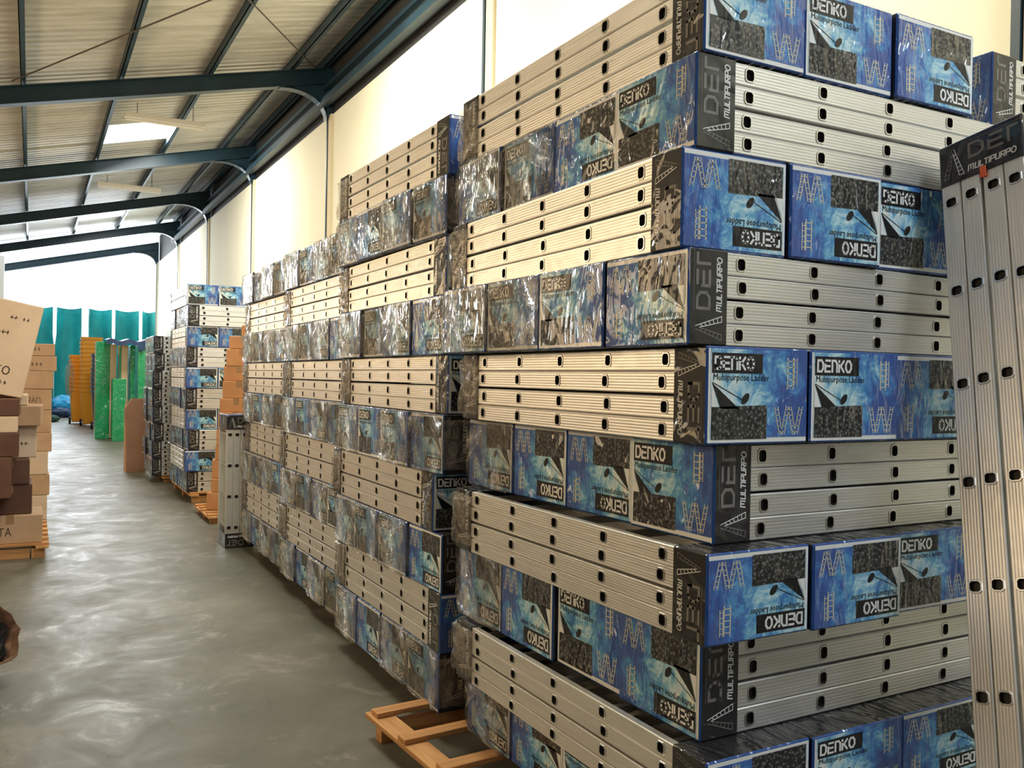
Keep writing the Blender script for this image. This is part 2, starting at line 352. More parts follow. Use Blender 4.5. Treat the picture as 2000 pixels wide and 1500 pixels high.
def strip_light(x0, x1, y, label):
    e = empty('fluorescent_batten', ((x0+x1)/2, y, rz((x0+x1)/2)-.42), (0, -math.atan(.0), 0)); L = (x1-x0)/2
    tag(e, label, 'ceiling light', 'strip lights under the roof')
    mb = MB(); mb.cbox((-L, -.08, 0), (L, .08, .09), M['tube'], .01); mb.obj('housing', e)
    for s in (-1, 1):
        mb = MB(); mb.tube((-L+.05, s*.03, -.022), (L-.05, s*.03, -.022), .015, M['tube'], 10); mb.box((-L+.02, s*.03-.018, -.04), (-L+.05, s*.03+.018, 0), M['tube']); mb.box((L-.05, s*.03-.018, -.04), (L-.02, s*.03+.018, 0), M['tube']); mb.obj('tube', e)
        mb = MB(); mb.tube((s*L*.7, 0, .09), (s*L*.7, 0, .42+s*L*.7*.24-.01), .006, M['rod'], 6); mb.obj('hanger', e)
strip_light(1.4, 2.75, 17.0, 'white strip light hung just in front of the nearer bright roof panel')
strip_light(1.35, 2.8, 23.6, 'white strip light hung farther back, beyond the nearer bright roof panel')

# ------------------------------------------------------------------ stroke lettering
def strokes(lines, w):
    """polylines -> list of quads (2D)"""
    q = []
    for ln in lines:
        for (a, b) in zip(ln, ln[1:]):
            a = Vector(a); b = Vector(b); d = (b-a)
            if d.length < 1e-6: continue
            d.normalize(); n = Vector((-d.y, d.x))*w/2; e = d*w*.42
            q.append([a-e-n, b+e-n, b+e+n, a-e+n])
    return q
GL = {
 'D': [[(0,.18),(0,.82)], [(.0,1),(.55,1),(.8,.75),(.8,.25),(.55,0),(0,0),(0,.3)]],
 'E': [[(.75,1),(.1,1)], [(.7,.5),(0,.5)], [(.75,0),(.0,0),(0,.62)]],
 'N': [[(0,0),(0,1),(.5,1),(.75,.75),(.75,0)]],
 'K': [[(0,0),(0,.62)], [(0,.92),(0,1)], [(.75,1),(.25,.52),(.75,0)]],
 'O': [[(.25,1),(.6,1),(.85,.7),(.85,.3),(.6,0),(.25,0),(0,.3),(0,.7),(.25,1)]],
 'M': [[(0,0),(0,1),(1.0,1),(1.0,0)], [(.5,1),(.5,.25)]],
 'U': [[(0,1),(0,0),(.7,0),(.7,1)]], 'L': [[(0,1),(0,0),(.6,0)]], 'T': [[(0,1),(.7,1)], [(.35,1),(.35,0)]],
 'I': [[(0,0),(0,1)]], 'P': [[(0,0),(0,1),(.7,1),(.7,.45),(.1,.45)]], 'R': [[(0,0),(0,1),(.7,1),(.7,.45),(.1,.45)], [(.35,.45),(.7,0)]],
 'C': [[(.7,1),(0,1),(0,0),(.7,0)]], 'S': [[(.7,1),(0,1),(0,.5),(.7,.5),(.7,0),(0,0)]], 'A': [[(0,0),(.35,1),(.7,0)], [(.15,.35),(.55,.35)]],
 'G': [[(.7,1),(0,1),(0,0),(.7,0),(.7,.5),(.4,.5)]], 'H': [[(0,0),(0,1)], [(.7,0),(.7,1)], [(0,.5),(.7,.5)]],
}
ADV = {'L': .85, 'T': .95, 'I': .32, 'M': 1.4, 'D': 1.15, 'O': 1.2, 'N': 1.1, 'K': 1.1, 'E': 1.12}
def word(txt, x, y, hgt, w, gap=1.0, maxx=None, slant=0):
    out = []
    for c in txt:
        if c != ' ':
            for q in strokes([[(x+(px+slant*py)*hgt*gap, y+py*hgt) for px, py in ln] for ln in GL[c]], w):
                if maxx is None or max(p.x for p in q) <= maxx: out.append(q)
        x += ADV.get(c, 1.0)*hgt*gap
    return out
def font_mesh(txt, size):
    cu = bpy.data.curves.new('tmp', 'FONT'); cu.body = txt; cu.size = size; cu.resolution_u = 2
    o = bpy.data.objects.new('tmp', cu); col.objects.link(o)
    dg = bpy.context.evaluated_depsgraph_get(); dg.update(); me = o.evaluated_get(dg).to_mesh()
    vs = [tuple(v.co) for v in me.vertices]; fs = [tuple(p.vertices) for p in me.polygons]
    bpy.data.objects.remove(o); bpy.data.curves.remove(cu); return vs, fs
MULTI = font_mesh('Multipurpose Ladder', 1.0)
MW = max(v[0] for v in MULTI[0])
def ladder_icon(x, y, w, h, n, t, lean=0):
    """small straight ladder as strokes"""
    L = [[(x, y), (x+lean, y+h)], [(x+w, y), (x+w+lean, y+h)]]
    for i in range(n):
        k = (i+.5)/n; L.append([(x+lean*k, y+h*k), (x+w+lean*k, y+h*k)])
    return strokes(L, t)

# ------------------------------------------------------------------ the packed ladder (one kind, three lengths)
PW, PH, CAP = .36, .2575, .13
def section_mesh(n_holes, length):
    mb = MB(); A, C, Hh = M['rail'], M['collar'], M['hole']
    L = length - .03; h = .0605; hx, hz = .0135, .0155; x0, x1 = -L/2, L/2
    centres = [-length/2 + .18 + .28*i for i in range(n_holes)]
    ch = .003
    for s in (-1, 1):
        yo = s*PW/2; yi = yo - s*.024
        def F(pts, m): mb.face(pts if s < 0 else pts[::-1], m)
        xs = [x0]
        for c in centres: xs += [c-.028, c+.028]
        xs.append(x1)
        for a, b in zip(xs[::2], xs[1::2]): F([(a, yo, ch), (b, yo, ch), (b, yo, h-ch), (a, yo, h-ch)], A)
        zc = h/2
        for c in centres:
            o8 = [(c-.028, ch), (c, ch), (c+.028, ch), (c+.028, zc), (c+.028, h-ch), (c, h-ch), (c-.028, h-ch), (c-.028, zc)]
            def oct_(kx, kz, r=.6): return [(c-kx, zc-kz*r), (c-kx*r, zc-kz), (c+kx*r, zc-kz), (c+kx, zc-kz*r), (c+kx, zc+kz*r), (c+kx*r, zc+kz), (c-kx*r, zc+kz), (c-kx, zc+kz*r)]
            i8 = oct_(hx+.005, hz+.005)
            # outer ring: triangles and quads between the square patch and the octagon
            pairs = [(0, (0, 1)), (1, (1, 2)), (2, (2, 3)), (3, (3, 4)), (4, (4, 5)), (5, (5, 6)), (6, (6, 7)), (7, (7, 0))]
            for k, (a, b) in pairs:
                P = [o8[k], o8[(k+1) % 8] if k % 2 else None]
                if k % 2 == 0: pts = [o8[k], i8[b], i8[a]]
                else: pts = [o8[k], i8[b], i8[a]]
                F([(p[0], yo, p[1]) for p in pts], A)
                F([(p[0], yo, p[1]) for p in (o8[k], o8[(k+1) % 8], i8[b])], A)
            g8 = oct_(hx+.0035, hz+.0035); n8 = oct_(hx, hz); yr = yo + s*.0022; yd = yo - s*.013
            for (pa, ya, pb, yb, mt) in ((i8, yo, g8, yr, C), (g8, yr, n8, yr, C), (n8, yr, n8, yd, Hh)):
                for k in range(8):
                    j = (k+1) % 8; F([(pa[k][0], ya, pa[k][1]), (pa[j][0], ya, pa[j][1]), (pb[j][0], yb, pb[j][1]), (pb[k][0], yb, pb[k][1])], mt)
            F([(p[0], yd, p[1]) for p in n8], Hh)
        for z0, z1, y0_, y1_ in ((0, ch, yo-s*ch, yo), (h-ch, h, yo, yo-s*ch)):
            F([(x0, y0_, z0), (x1, y0_, z0), (x1, y1_, z1), (x0, y1_, z1)], A)
        ya, yb = sorted((yo-s*ch, yi))
        mb.face([(x0, ya, h), (x1, ya, h), (x1, yb, h), (x0, yb, h)], A); mb.face([(x0, yb, 0), (x1, yb, 0), (x1, ya, 0), (x0, ya, 0)], A)
        F([(x0, yi, h), (x1, yi, h), (x1, yi, 0), (x0, yi, 0)], A)
        for xe in (x0, x1): mb.face([(xe, yo, 0), (xe, yi, 0), (xe, yi, h), (xe, yo, h)], A)
    for c in centres: mb.box((c-.012, -PW/2+.024, h/2-.012), (c+.012, PW/2-.024, h/2+.012), M['rung'], skip=('-y', '+y'))
    return mb.mesh('ladder_section')

def cap_mesh(length):
    """printed cardboard sleeve closing the -x end"""
    mb = MB(); e = .004; xa, xb = -length/2-.002, -length/2+CAP; y0, y1, z0, z1 = -PW/2-e, PW/2+e, .0, PH
    K = M['black']; b = .004
    # sides, top and bottom with softened edges
    ring = [(y0, z0+b), (y0, z1-b), (y0+b, z1), (y1-b, z1), (y1, z1-b), (y1, z0+b), (y1-b, z0), (y0+b, z0)]
    ri = [(y0+b, z0+2*b), (y0+b, z1-2*b), (y0+2*b, z1-b), (y1-2*b, z1-b), (y1-b, z1-2*b), (y1-b, z0+2*b), (y1-2*b, z0+b), (y0+2*b, z0+b)]
    for k in range(8):
        j = (k+1) % 8
        mb.face([(xa+b, *ring[k]), (xb, *ring[k]), (xb, *ring[j]), (xa+b, *ring[j])][::-1], K)
        mb.face([(xa, *ri[k]), (xa+b, *ring[k]), (xa+b, *ring[j]), (xa, *ri[j])][::-1], M['bluecard'])
    mb.face([(xa, *p) for p in ri], M['bluecard'])
    # side print on both long faces (reads upwards on the -y face, downwards on the +y face)
    art = []
    art += [(q, M['grey']) for q in word('DEN', .098, .062, .042, .0085, 1.25, .256)]
    art += [(q, M['grey']) for q in strokes([[(.092, .115), (.252, .115)]], .0014)]
    art += [(q, M['white']) for q in word('MULTIPURPO', .092, .02, .0165, .0034, .92, .256, .15)]
    apex = (.047, .108)
    for sx in (-1, 1):
        f1 = (apex[0]+sx*.032, .018); f2 = (apex[0]+sx*.017, .018)
        L = [[(apex[0]+sx*.004, apex[1]), f1], [(apex[0]+sx*.0-.0, apex[1]-.012), f2], [f1, f2]]
        for i in range(1, 6):
            t = i/6; L.append([(apex[0]+sx*.004+(f1[0]-apex[0]-sx*.004)*t, apex[1]+(f1[1]-apex[1])*t), (apex[0]+(f2[0]-apex[0])*t, apex[1]-.012+(f2[1]-apex[1]+.012)*t)])
        art += [(q, M['grey'] if sx < 0 else M['white']) for q in strokes(L, .0022)]
    for q, m in art:
        P = [(xa+.002+CAP-p.y, y0-.0006, p.x) for p in q]; mb.face(P[::-1], m)
        P = [(xa+.002+CAP-p.y, y1+.0006, PH-p.x) for p in q]; mb.face(P, m)
    return mb.mesh('end_cap')

def print_mesh(length, flip):
    """the printed panel on the end of a sleeve"""
    mb = MB(); e = .004; xa = -length/2-.002; y0, y1, z0, z1 = -PW/2-e, PW/2+e, .0, PH; uvp = {}
    if True:
        W_, H_ = (y1-y0)-.012, (z1-z0)-.012
        def E(u, v, k): # u left->right, v top->down, seen from outside
            if flip: u, v = 1-u, 1-v
            return (xa-.0006*k, y1-.006-u*W_, z1-.006-v*H_)
        def poly(pts, m, k):
            P = [E(u, v, k) for u, v in pts]
            n = (Vector(P[1])-Vector(P[0])).cross(Vector(P[2])-Vector(P[1]))
            mb.face(P if n.x < 0 else P[::-1], m)
        poly([(0, 0), (1, 0), (1, 1), (0, 1)], M['white'], 1)
        f0 = len(mb.f)
        nu, nv = 10, 6
        for i in range(nu):
            for j in range(nv):
                a, b_ = .02+.98*i/nu, .02+.98*(i+1)/nu; c, d = .95*j/nv, .95*(j+1)/nv
                n = len(mb.v); poly([(a, c), (b_, c), (b_, d), (a, d)], M['sky'], 2)
                for k in range(n, len(mb.v)):
                    _, yy, zz = mb.v[k]; u = (y1-.006-yy)/W_; v = (z1-.006-zz)/H_
                    if flip: u, v = 1-u, 1-v
                    uvp[k] = (u, v, 0)
        poly([(.03, .045), (.53, .045), (.53, .26), (.03, .26)], M['ink'], 3)
        a = W_/H_
        for q in word('DENKO', .065, 0, 1, .2, .72): 
            poly([(.06+(p.x-.065)*.098, .215-p.y*.125) for p in q], M['white'], 4)
        n = len(mb.v); vs, fs = MULTI; sx_ = .56/MW
        for vx, vy, _ in vs: mb.v.append(E(.04+vx*sx_, .335-vy*sx_*a*1.05, 3.5)); 
        for f in fs: mb.f.append(tuple(n+i for i in f)); mb.m.append(mb.mi(M['ink']))
        poly([(.03, .36), (.3, .64), (.12, .64)], M['ink'], 3)
        poly([(.03, .40), (.1, .62), (.03, .62)], M['white'], 3.4)
        for q in strokes([[(.04, .36), (.34, .55)]], .008): poly([(p.x, p.y) for p in q], M['ink'], 3.2)
        poly([(.36+.035*math.cos(t)*1.0+.02*math.sin(t), .53-.06*math.sin(t)) for t in [i*math.pi/6 for i in range(12)]], M['ink'], 4)
        poly([(.03, .62), (.58, .6), (.58, .965), (.03, .965)], M['grain'], 3)
        for q in ladder_icon(.79, .08, .06, .34, 5, .012): poly([(p.x, p.y) for p in q], M['beige'], 3)
        for q in ladder_icon(.86, .08, .03, .3, 5, .009): poly([(p.x, p.y) for p in q], M['beige'], 3)
        for x_, ln in ((.66, .05), (.78, -.05), (.8, .05), (.92, -.05)):
            for q in ladder_icon(x_, .62, .035, .3, 5, .009, ln): poly([(p.x, p.y) for p in q], M['beige'], 3)
    me = mb.mesh('printed_panel')
    if uvp:
        at = me.attributes.new('uvprint', 'FLOAT_VECTOR', 'POINT')
        buf = [0.0]*(3*len(me.vertices))
        for k, v in uvp.items(): buf[3*k:3*k+3] = v
        at.data.foreach_set('vector', buf)
    return me

def film_mesh(length, seed, spread=1.0, full=False):
    """loose creased film gathered round the +x end"""
    rnd = random.Random(seed); mb = MB(); n = 28; rows = 9
    xa, xb = length/2-CAP-.02, length/2+(.014 if full else .035)
    for i in range(rows):
        t = i/(rows-1); x = xa+(xb-xa)*min(1, t*1.25)
        k = 1 if t < .8 else (1-(t-.8)*.1 if full else 1-(t-.8)*1.2)
        for j in range(n):
            a = 2*math.pi*j/n; cx, cz = math.cos(a), math.sin(a); q = max(abs(cx), abs(cz))
            j1 = rnd.uniform(0, 1)**2*.02*math.sin(math.pi*min(1, t*1.1))*spread
            y = cx/q*(PW/2+.0075+j1)*k; z = PH/2+cz/q*(PH/2-.001+ (j1*.1))*k
            mb.v.append((x+rnd.uniform(-.006, .006), y, z))
    for i in range(rows-1):
        for j in range(n): mb.f.append((i*n+j, (i+1)*n+j, (i+1)*n+(j+1) % n, i*n+(j+1) % n)); mb.m.append(mb.mi(M['film']))
    mb.f.append(tuple((rows-1)*n+j for j in range(n))); mb.m.append(0)
    return mb.mesh('stretch_film', True)

LSTD = 1.48
SEC = {5: section_mesh(5, LSTD), 8: section_mesh(8, 2.32), 4: section_mesh(4, 1.2)}
LEN = {5: LSTD, 8: 2.32, 4: 1.2}
CAPM = {n: cap_mesh(LEN[n]) for n in LEN}
PRINT = {(n, f): print_mesh(LEN[n], f) for n in LEN for f in (0, 1)}
FILM = [film_mesh(LSTD, s) for s in range(4)]
FILMFRONT = [film_mesh(LSTD, s, .45, True) for s in range(10, 14)]
def package(loc, rot, label, group, holes=5, flip=0, film=None, zs=1.0, near='-x', rnd=None):
    """loc = middle of the underside; the printed end is at local -x ('-x') or +x"""
    e = empty('ladder_package', loc, rot); e.scale = (1, 1, zs)
    tag(e, label, 'ladder package', group)
    rnd = rnd or random
    gaps = [rnd.uniform(-.0012, .0012) for _ in range(4)]
    for k in range(4):
        o = add('ladder_section', SEC[holes], e); o.location = (rnd.uniform(-.008, .008), 0, [.0006, .0628, .1312, .1935][k] + gaps[k]*.5)
    for s in (-1, 1):
        printed = (s < 0) == (near == '-x')
        f = flip if printed else None
        if s > 0 and f is not None: f = 1-f      # turned end for end, so the print turns too
        o = add('end_cap', CAPM[holes], e)
        if f is not None: add('printed_panel', PRINT[(holes, f)], o)
        if s > 0: o.rotation_euler = (0, math.pi, 0); o.location = (0, 0, PH)
    if film is not None: 
        if film < 100:
            o = add('stretch_film', FILM[film % 4], e)
            if near == '+x': o.rotation_euler = (0, 0, math.pi)
        else:
            o = add('stretch_film', FILMFRONT[film % 4], e)
            if near == '-x': o.rotation_euler = (0, 0, math.pi)
    return e

PIT = .3715
ORD = ['top', 'second', 'third', 'fourth', 'fifth', 'sixth', 'seventh', 'eighth', 'ninth', 'bottom']
NTH = ['first at the corner', 'second from the corner', 'third from the corner', 'fourth from the corner']
def stack(name, X0, Y0, bottoms, tops, first, nside, jit, seed, aisle=None, face=None, flips=None, faceflips=None, rots=None, edge=None, film=True, dy=None):
    """layers listed from the top; even index = packages lie along the aisle, odd = across it.
    aisle[i]: x of the aisle-side face; face[i]: y of the camera-side face"""
    rnd = random.Random(seed)
    for i in range(first, 10):
        z0 = bottoms[i]; zs = (tops[i]-z0)/PH*.996
        ax = (aisle[i] if aisle else X0) + rnd.uniform(-jit, jit); fy = (face[i] if face else Y0) + rnd.uniform(-jit, jit)
        rot = (rots[i] if rots else rnd.uniform(-.012, .012))
        d = i-first
        lay = 'top layer' if d == 0 else ('bottom layer' if i == 9 else '%s layer down' % ORD[d])
        if i % 2 == 0:      # along the aisle
            n = nside[i] if isinstance(nside, dict) else nside
            for k in range(n):
                u_, v_ = PW/2 + k*PIT, LSTD/2 + (rnd.uniform(-.012, .012) if k else 0); x = ax + u_*math.cos(rot) - v_*math.sin(rot); y = fy + u_*math.sin(rot) + v_*math.cos(rot) + (dy or {}).get(i, 0)
                fl = (faceflips or {}).get((i, k), rnd.choice((0, 1)))
                lab = ('ladder pack lying along the aisle, %s, %s' % (lay, name)) if k == 0 else \
                      ('ladder pack with blue end showing, %s, %s, %s' % (NTH[k], lay, name))
                package((x, y, z0), (0, 0, -math.pi/2+rot), lab, 'ladder packages in the '+name, 5, fl, (i+k) if (film and k == 0) else None, zs, '+x', rnd)
        else:
            for k in range(4):
                v_, u_ = PW/2 + k*PIT, LSTD/2 + (rnd.uniform(-.014, .014) if k else 0); x = ax + u_*math.cos(rot) - v_*math.sin(rot); y = fy + u_*math.sin(rot) + v_*math.cos(rot)
                fl = (flips or {}).get((i, k), rnd.choice((0, 1)))
                lab = 'ladder pack end-on to the aisle, %s, %s, %s' % (NTH[k], lay, name)
                ff = 100+k+i if (film and ((name != 'nearest stack' and (i*3+k*5) % 4 != 1) or (name == 'nearest stack' and (k == 3 or (k == 2 and i in (1, 3)))))) else None
                package((x, y, z0), (0, 0, rot), lab, 'ladder packages in the '+name, 5, fl, ff, zs, '-x', rnd)

# nearest stack, positions measured on the photograph's perspective
botA = [2.447, 2.194, 1.927, 1.672, 1.41, 1.137, .897, .612, .388, .13]
topA = [2.705] + botA[:-1]
stack('nearest stack', 1.5, 1.79, botA, topA, 0, {0: 3, 2: 4, 4: 4, 6: 4, 8: 4}, 0, 3,
      aisle=[1.542, 1.523, 1.486, 1.493, 1.546, 1.612, 1.518, 1.578, 1.511, 1.60],
      face=[1.79, 1.797, 1.80, 1.778, 1.76, 1.80, 1.713, 1.80, 1.694, 1.78],
      rots=[-.004, -.012, -.02, .012, -.006, .012, .006, .004, -.001, 0],
      flips={(1,0):0,(1,1):1,(1,2):0,(1,3):1,(3,0):1,(3,1):0,(3,2):0,(3,3):1,(5,0):0,(5,1):1,(5,2):1,(5,3):1,(7,0):1,(7,1):0,(7,2):1,(7,3):1,(9,0):0,(9,1):0,(9,2):1,(9,3):1},
      faceflips={(0,0):0,(0,1):0,(0,2):1,(0,3):0,(2,0):1,(2,1):1,(2,2):0,(2,3):0,(4,0):0,(4,1):0,(4,2):1,(4,3):1,(6,0):1,(6,1):1,(6,2):0,(6,3):0,(8,0):1,(8,1):0,(8,2):1,(8,3):0}) if True else None

def bot(top, base, n=10):
    p = (top-base)/n; b = [top-p*(i+1) for i in range(n)]; return b, [v+p for v in b]
b_, t_ = bot(2.72, .11); stack('second aisle stack', 1.58, 3.47, b_, t_, 0, 1, .02, 11, dy={0: 0.0, 6: .09})
stack('third aisle stack', 1.65, 5.04, b_, t_, 1, 1, .015, 12, dy={6: .05})
stack('fourth aisle stack', 1.69, 6.62, b_, t_, 1, 1, .02, 13)
b_, t_ = bot(2.66, .13); stack('far tall stack', 1.665, 11.2, b_, t_, 0, 2, .025, 14, film=False)
# the dark stack behind it: eight layers, all lying across
b_, t_ = bot(2.1, .10, 8)
for i in range(8):
    for k in range(3):
        package((1.53+random.uniform(-.02, .02)+LSTD/2, 13.4+PW/2+k*.375, b_[i]), (0, 0, 0), 'ladder pack %s of the %s layer, narrow dark stack beside folded carton' % (['at the front', 'midway', 'at the back'][k], ['top', 'second', 'third', 'fourth', 'fifth', 'sixth', 'seventh', 'bottom'][i]),
                'ladder packages in the narrow dark stack', 5, i % 2, None, (t_[i]-b_[i])/PH*.996, '-x')
# pack laid crossways on the right end of the nearest stack
package((2.83+LSTD/2, 1.83+PW/2, 2.453), (0, 0, 0), 'ladder package wrapped in glossy film lying crossways at the right end of the top layer', 'single ladder packages', 5, 0, None, 1, '-x')

# long pack standing against the nearest stack
def standing():
    c0 = Vector((.0255, -.9797, .1989)); c1 = Vector((.9851, -.0092, -.1716)); c2 = Vector((.1699, .2003, .9649))
    hole = Vector((2.4045, 1.6724, .4926+H_EYE))
    X, Z, Y = -c2, c0, c1                      # local axes in the world
    m = Matrix((X, Y, Z)).transposed(); 
    # local position of the first hole (row 0, section 0) on the -y face
    lp = Vector((-2.32/2+.18, -PW/2, .0309))
    loc = hole - m @ lp
    e = package((0, 0, 0), (0, 0, 0), 'long bare-railed ladder package standing on end at the right edge, leaning on the nearest stack', 'single ladder packages', 8, 0, None, 1, '-x')
    M4 = m.to_4x4(); M4.translation = loc; e.matrix_world = M4
    mb = MB(); mb.cbox((-1.16+.115, -PW/2-.009, .128), (-1.16+.15, -PW/2-.004, .146), M['orangetag'], .002); mb.obj('orange_tag', e)
    low = min((M4 @ Vector((2.32/2, sy*PW/2, z))).z for sy in (-1, 1) for z in (0, PH)); e.location.z -= low*.98
standing()
# short pack standing at the end of the fourth stack: local -x up, -y face to the camera
e = package((0, 0, 0), (0, 0, 0), 'short ladder package standing on end against the far end of the fourth stack', 'single ladder packages', 4, 0, None, 1, '-x')
m = Matrix(((0, 0, 1), (0, 1, 0), (-1, 0, 0))).to_4x4(); m.translation = (1.55, 8.15+PW/2, .602); e.matrix_world = Matrix.Rotation(.0, 4, 'X') @ m

# ------------------------------------------------------------------ pallets
def pallet(x0, y0, x1, y1, hgt, label, rot=0, nslat=6, cross=True):
    e = empty('wooden_pallet', (x0, y0, 0), (0, 0, rot)); tag(e, label, 'pallet', 'wooden pallets')
    Lx, Ly = x1-x0, y1-y0; t = .022
    for i in range(3):
        y = [.0, Ly/2-.05, Ly-.1][i]
        for j in range(3):
            x = [.03, Lx/2-.05, Lx-.13][j]; mb = MB(); mb.cbox((x, y+.02, 0), (x+.1, y+.08, hgt-2*t), M['wood'], .003); mb.obj('block', e)
    for i in range(3):
        x = [0, Lx/2-.05, Lx-.1][i]; mb = MB(); mb.cbox((x, -.03, hgt-2*t), (x+.1, Ly+.03, hgt-t), M['woodx'], .003); mb.obj('edge_board', e)
    for i in range(nslat):
        y = i*(Ly-.07)/(nslat-1); mb = MB(); mb.cbox((.015*(i % 2), y, hgt-t), (Lx, y+.07, hgt), M['wood'], .003); mb.obj('deck_slat', e)
    for i in range(3):
        y = [.05, Ly/2, Ly-.05][i]; mb = MB(); mb.cbox((.12, y-.012, .0), (Lx-.14, y+.012, hgt-2*t), M['wood'], .003); mb.obj('stringer', e)
    return e
pallet(1.395, 2.02, 2.86, 3.62, .13, 'orange wooden pallet jutting into the aisle under the nearest stack', .06, 6)
pallet(1.74, 3.84, 3.0, 4.95, .11, 'wooden pallet under the second stack along the aisle', 0)
pallet(1.78, 5.1, 3.0, 6.4, .11, 'wooden pallet under the third stack along the aisle', 0)
pallet(1.82, 6.7, 3.0, 8.0, .11, 'wooden pallet under the fourth stack along the aisle', 0)
pallet(1.70, 11.15, 3.1, 12.7, .13, 'wooden pallet under the far tall stack', 0)
pallet(1.66, 13.42, 2.9, 14.6, .10, 'wooden pallet under the narrow dark stack', 0)

# ------------------------------------------------------------------ cartons
def carton(name, size, loc, rz_, mat, label, group, tape=True, tilt=None, marks=None, open_top=False):
    sx, sy, sz = size
    e = empty(name, loc, (0, 0, rz_)); tag(e, label, 'carton', group)
    mb = MB()
    if not open_top: mb.cbox((-sx/2, -sy/2, 0), (sx/2, sy/2, sz), M[mat], .008)
    else:
        t = .006
        mb.box((-sx/2, -sy/2, 0), (sx/2, sy/2, t), M[mat])
        for a, b in (((-sx/2, -sy/2, 0), (sx/2, -sy/2+t, sz)), ((-sx/2, sy/2-t, 0), (sx/2, sy/2, sz)), ((-sx/2, -sy/2, 0), (-sx/2+t, sy/2, sz)), ((sx/2-t, -sy/2, 0), (sx/2, sy/2, sz))): mb.box(a, b, M[mat])
    if marks:
        for txt, x, z, h in marks:
            if txt[0] == '-':
                qs = []; xx = x
                for ch in txt:
                    if ch == '-': qs += strokes([[(xx, z+random.uniform(-.1, .1)*h), (xx+h*random.uniform(.25, .7), z+random.uniform(-.1, .1)*h)], [(xx+h*.2, z-h*.3), (xx+h*.22, z+h*.35)]], h*.22)
                    xx += h*.85
            else: qs = word(txt, x, z, h, h*.16, .9)
            for q in qs: mb.face([(p.x, -sy/2-.0008, p.y) for p in q], M['faintink'])
    mb.obj('carton_body', e)
    if tape and not open_top:
        mb = MB(); w_ = .03
        mb.box((-w_, -sy/2-.0015, sz-.07), (w_, -sy/2, sz+.0015), M['tape']); mb.box((-w_, -sy/2, sz), (w_, sy/2, sz+.0015), M['tape']); mb.obj('packing_tape', e)
    if open_top:
        for s in (-1, 1):
            mb = MB(); mb.box((0, -sy/2+.01, 0), (sx*.45, sy/2-.01, .005), M[mat]); o = mb.obj('flap', e)
            o.location = (s*sx/2, 0, sz); o.rotation_euler = (0, R(35) if s > 0 else R(180-50), 0)
    if tilt: e.rotation_euler = (0, tilt, rz_)
    return e
# orange cartons in a leaning pile behind the short standing pack
z = .10; ys = 9.9
NO = 12; hs = [.19, .15, .2, .16, .17, .19, .15, .19, .16, .19, .14, .12]
names = ['lowest', 'second from the bottom', 'third from the bottom', 'fourth from the bottom', 'fifth from the bottom', 'sixth from the bottom', 'sixth from the top', 'fifth from the top', 'fourth from the top', 'third from the top', 'second from the top', 'topmost']
for i in range(NO):
    w_ = .36 if i < 10 else (.3 if i == 10 else .16)
    x = 1.74 + .019*i + random.uniform(-.015, .015) + w_/2 + (.12 if i == 11 else 0)
    carton('small_carton', (w_, .3, hs[i]-.002), (x, ys+random.uniform(-.02, .02), z), R(-32+random.uniform(-8, 8)), 'orangecard',
           'orange-brown carton, %s of the pile between the ladder stacks' % names[i], 'orange-brown cartons in the pile'); z += hs[i]
pallet(1.64, 9.55, 2.5, 10.4, .10, 'small wooden pallet under the orange-brown cartons', 0, 5)

# left pile on its pallet
pallet(-1.35, 8.33, .15, 9.6, .13, 'wooden pallet under the carton pile on the left', 0, 6)
LP = [ # right x, z0, h, width, y front, material, rot, label, marks
 (.10, .13, .235, .48, 8.36, 'kraft', 0, 'brown carton with handwriting, lowest in the left pile', [('RUTA', -.19, .07, .06)]),
 (.02, .367, .25, .34, 8.42, 'kraftdark', 0, 'dark brown carton just above the handwritten carton', None),
 (-.01, .62, .21, .3, 8.40, 'kraftdark', .04, 'dark brown carton second above the handwritten carton', None),
 (.05, .833, .27, .42, 8.50, 'kraftlight', 0, 'pale carton halfway up the left pile', [('---', .06, .12, .035)]),
 (.09, 1.105, .17, .36, 8.44, 'kraft', -.05, 'brown carton right above the pale carton in the left pile', None),
 (-.02, 1.277, .09, .5, 8.5, 'kraftlight', 0, 'thin pale carton directly under the big tilted carton', None),
 (-.39, .13, .42, .5, 8.36, 'kraft', 0, 'brown carton left of the handwritten carton', None),
]
for (xr, z0, h, w_, yf, mt, ro, lb, mk) in LP:
    carton('carton', (w_, .5, h), (xr-w_/2, yf+.25, z0), ro, mt, lb, 'cartons in the left pile', marks=mk)
NB = [(-.13, .552, .33, 'kraftdark', 'large dark carton low at the left edge of the photo'), (-.08, .884, .19, 'kraftdark', 'dark carton at the left edge, middle of three'), (-.09, 1.076, .13, 'kraftlight', 'pale flat carton between two dark cartons at the left edge'), (-.08, 1.208, .14, 'kraftdark', 'dark carton at the left edge right below the tilted carton')]
for xr, z0, h, mt, lb in NB: carton('carton', (.62, .4, h), (xr-.31, 8.02+.2 if z0 > .5 else 8.3, z0), 0, mt, lb, 'cartons in the left pile')
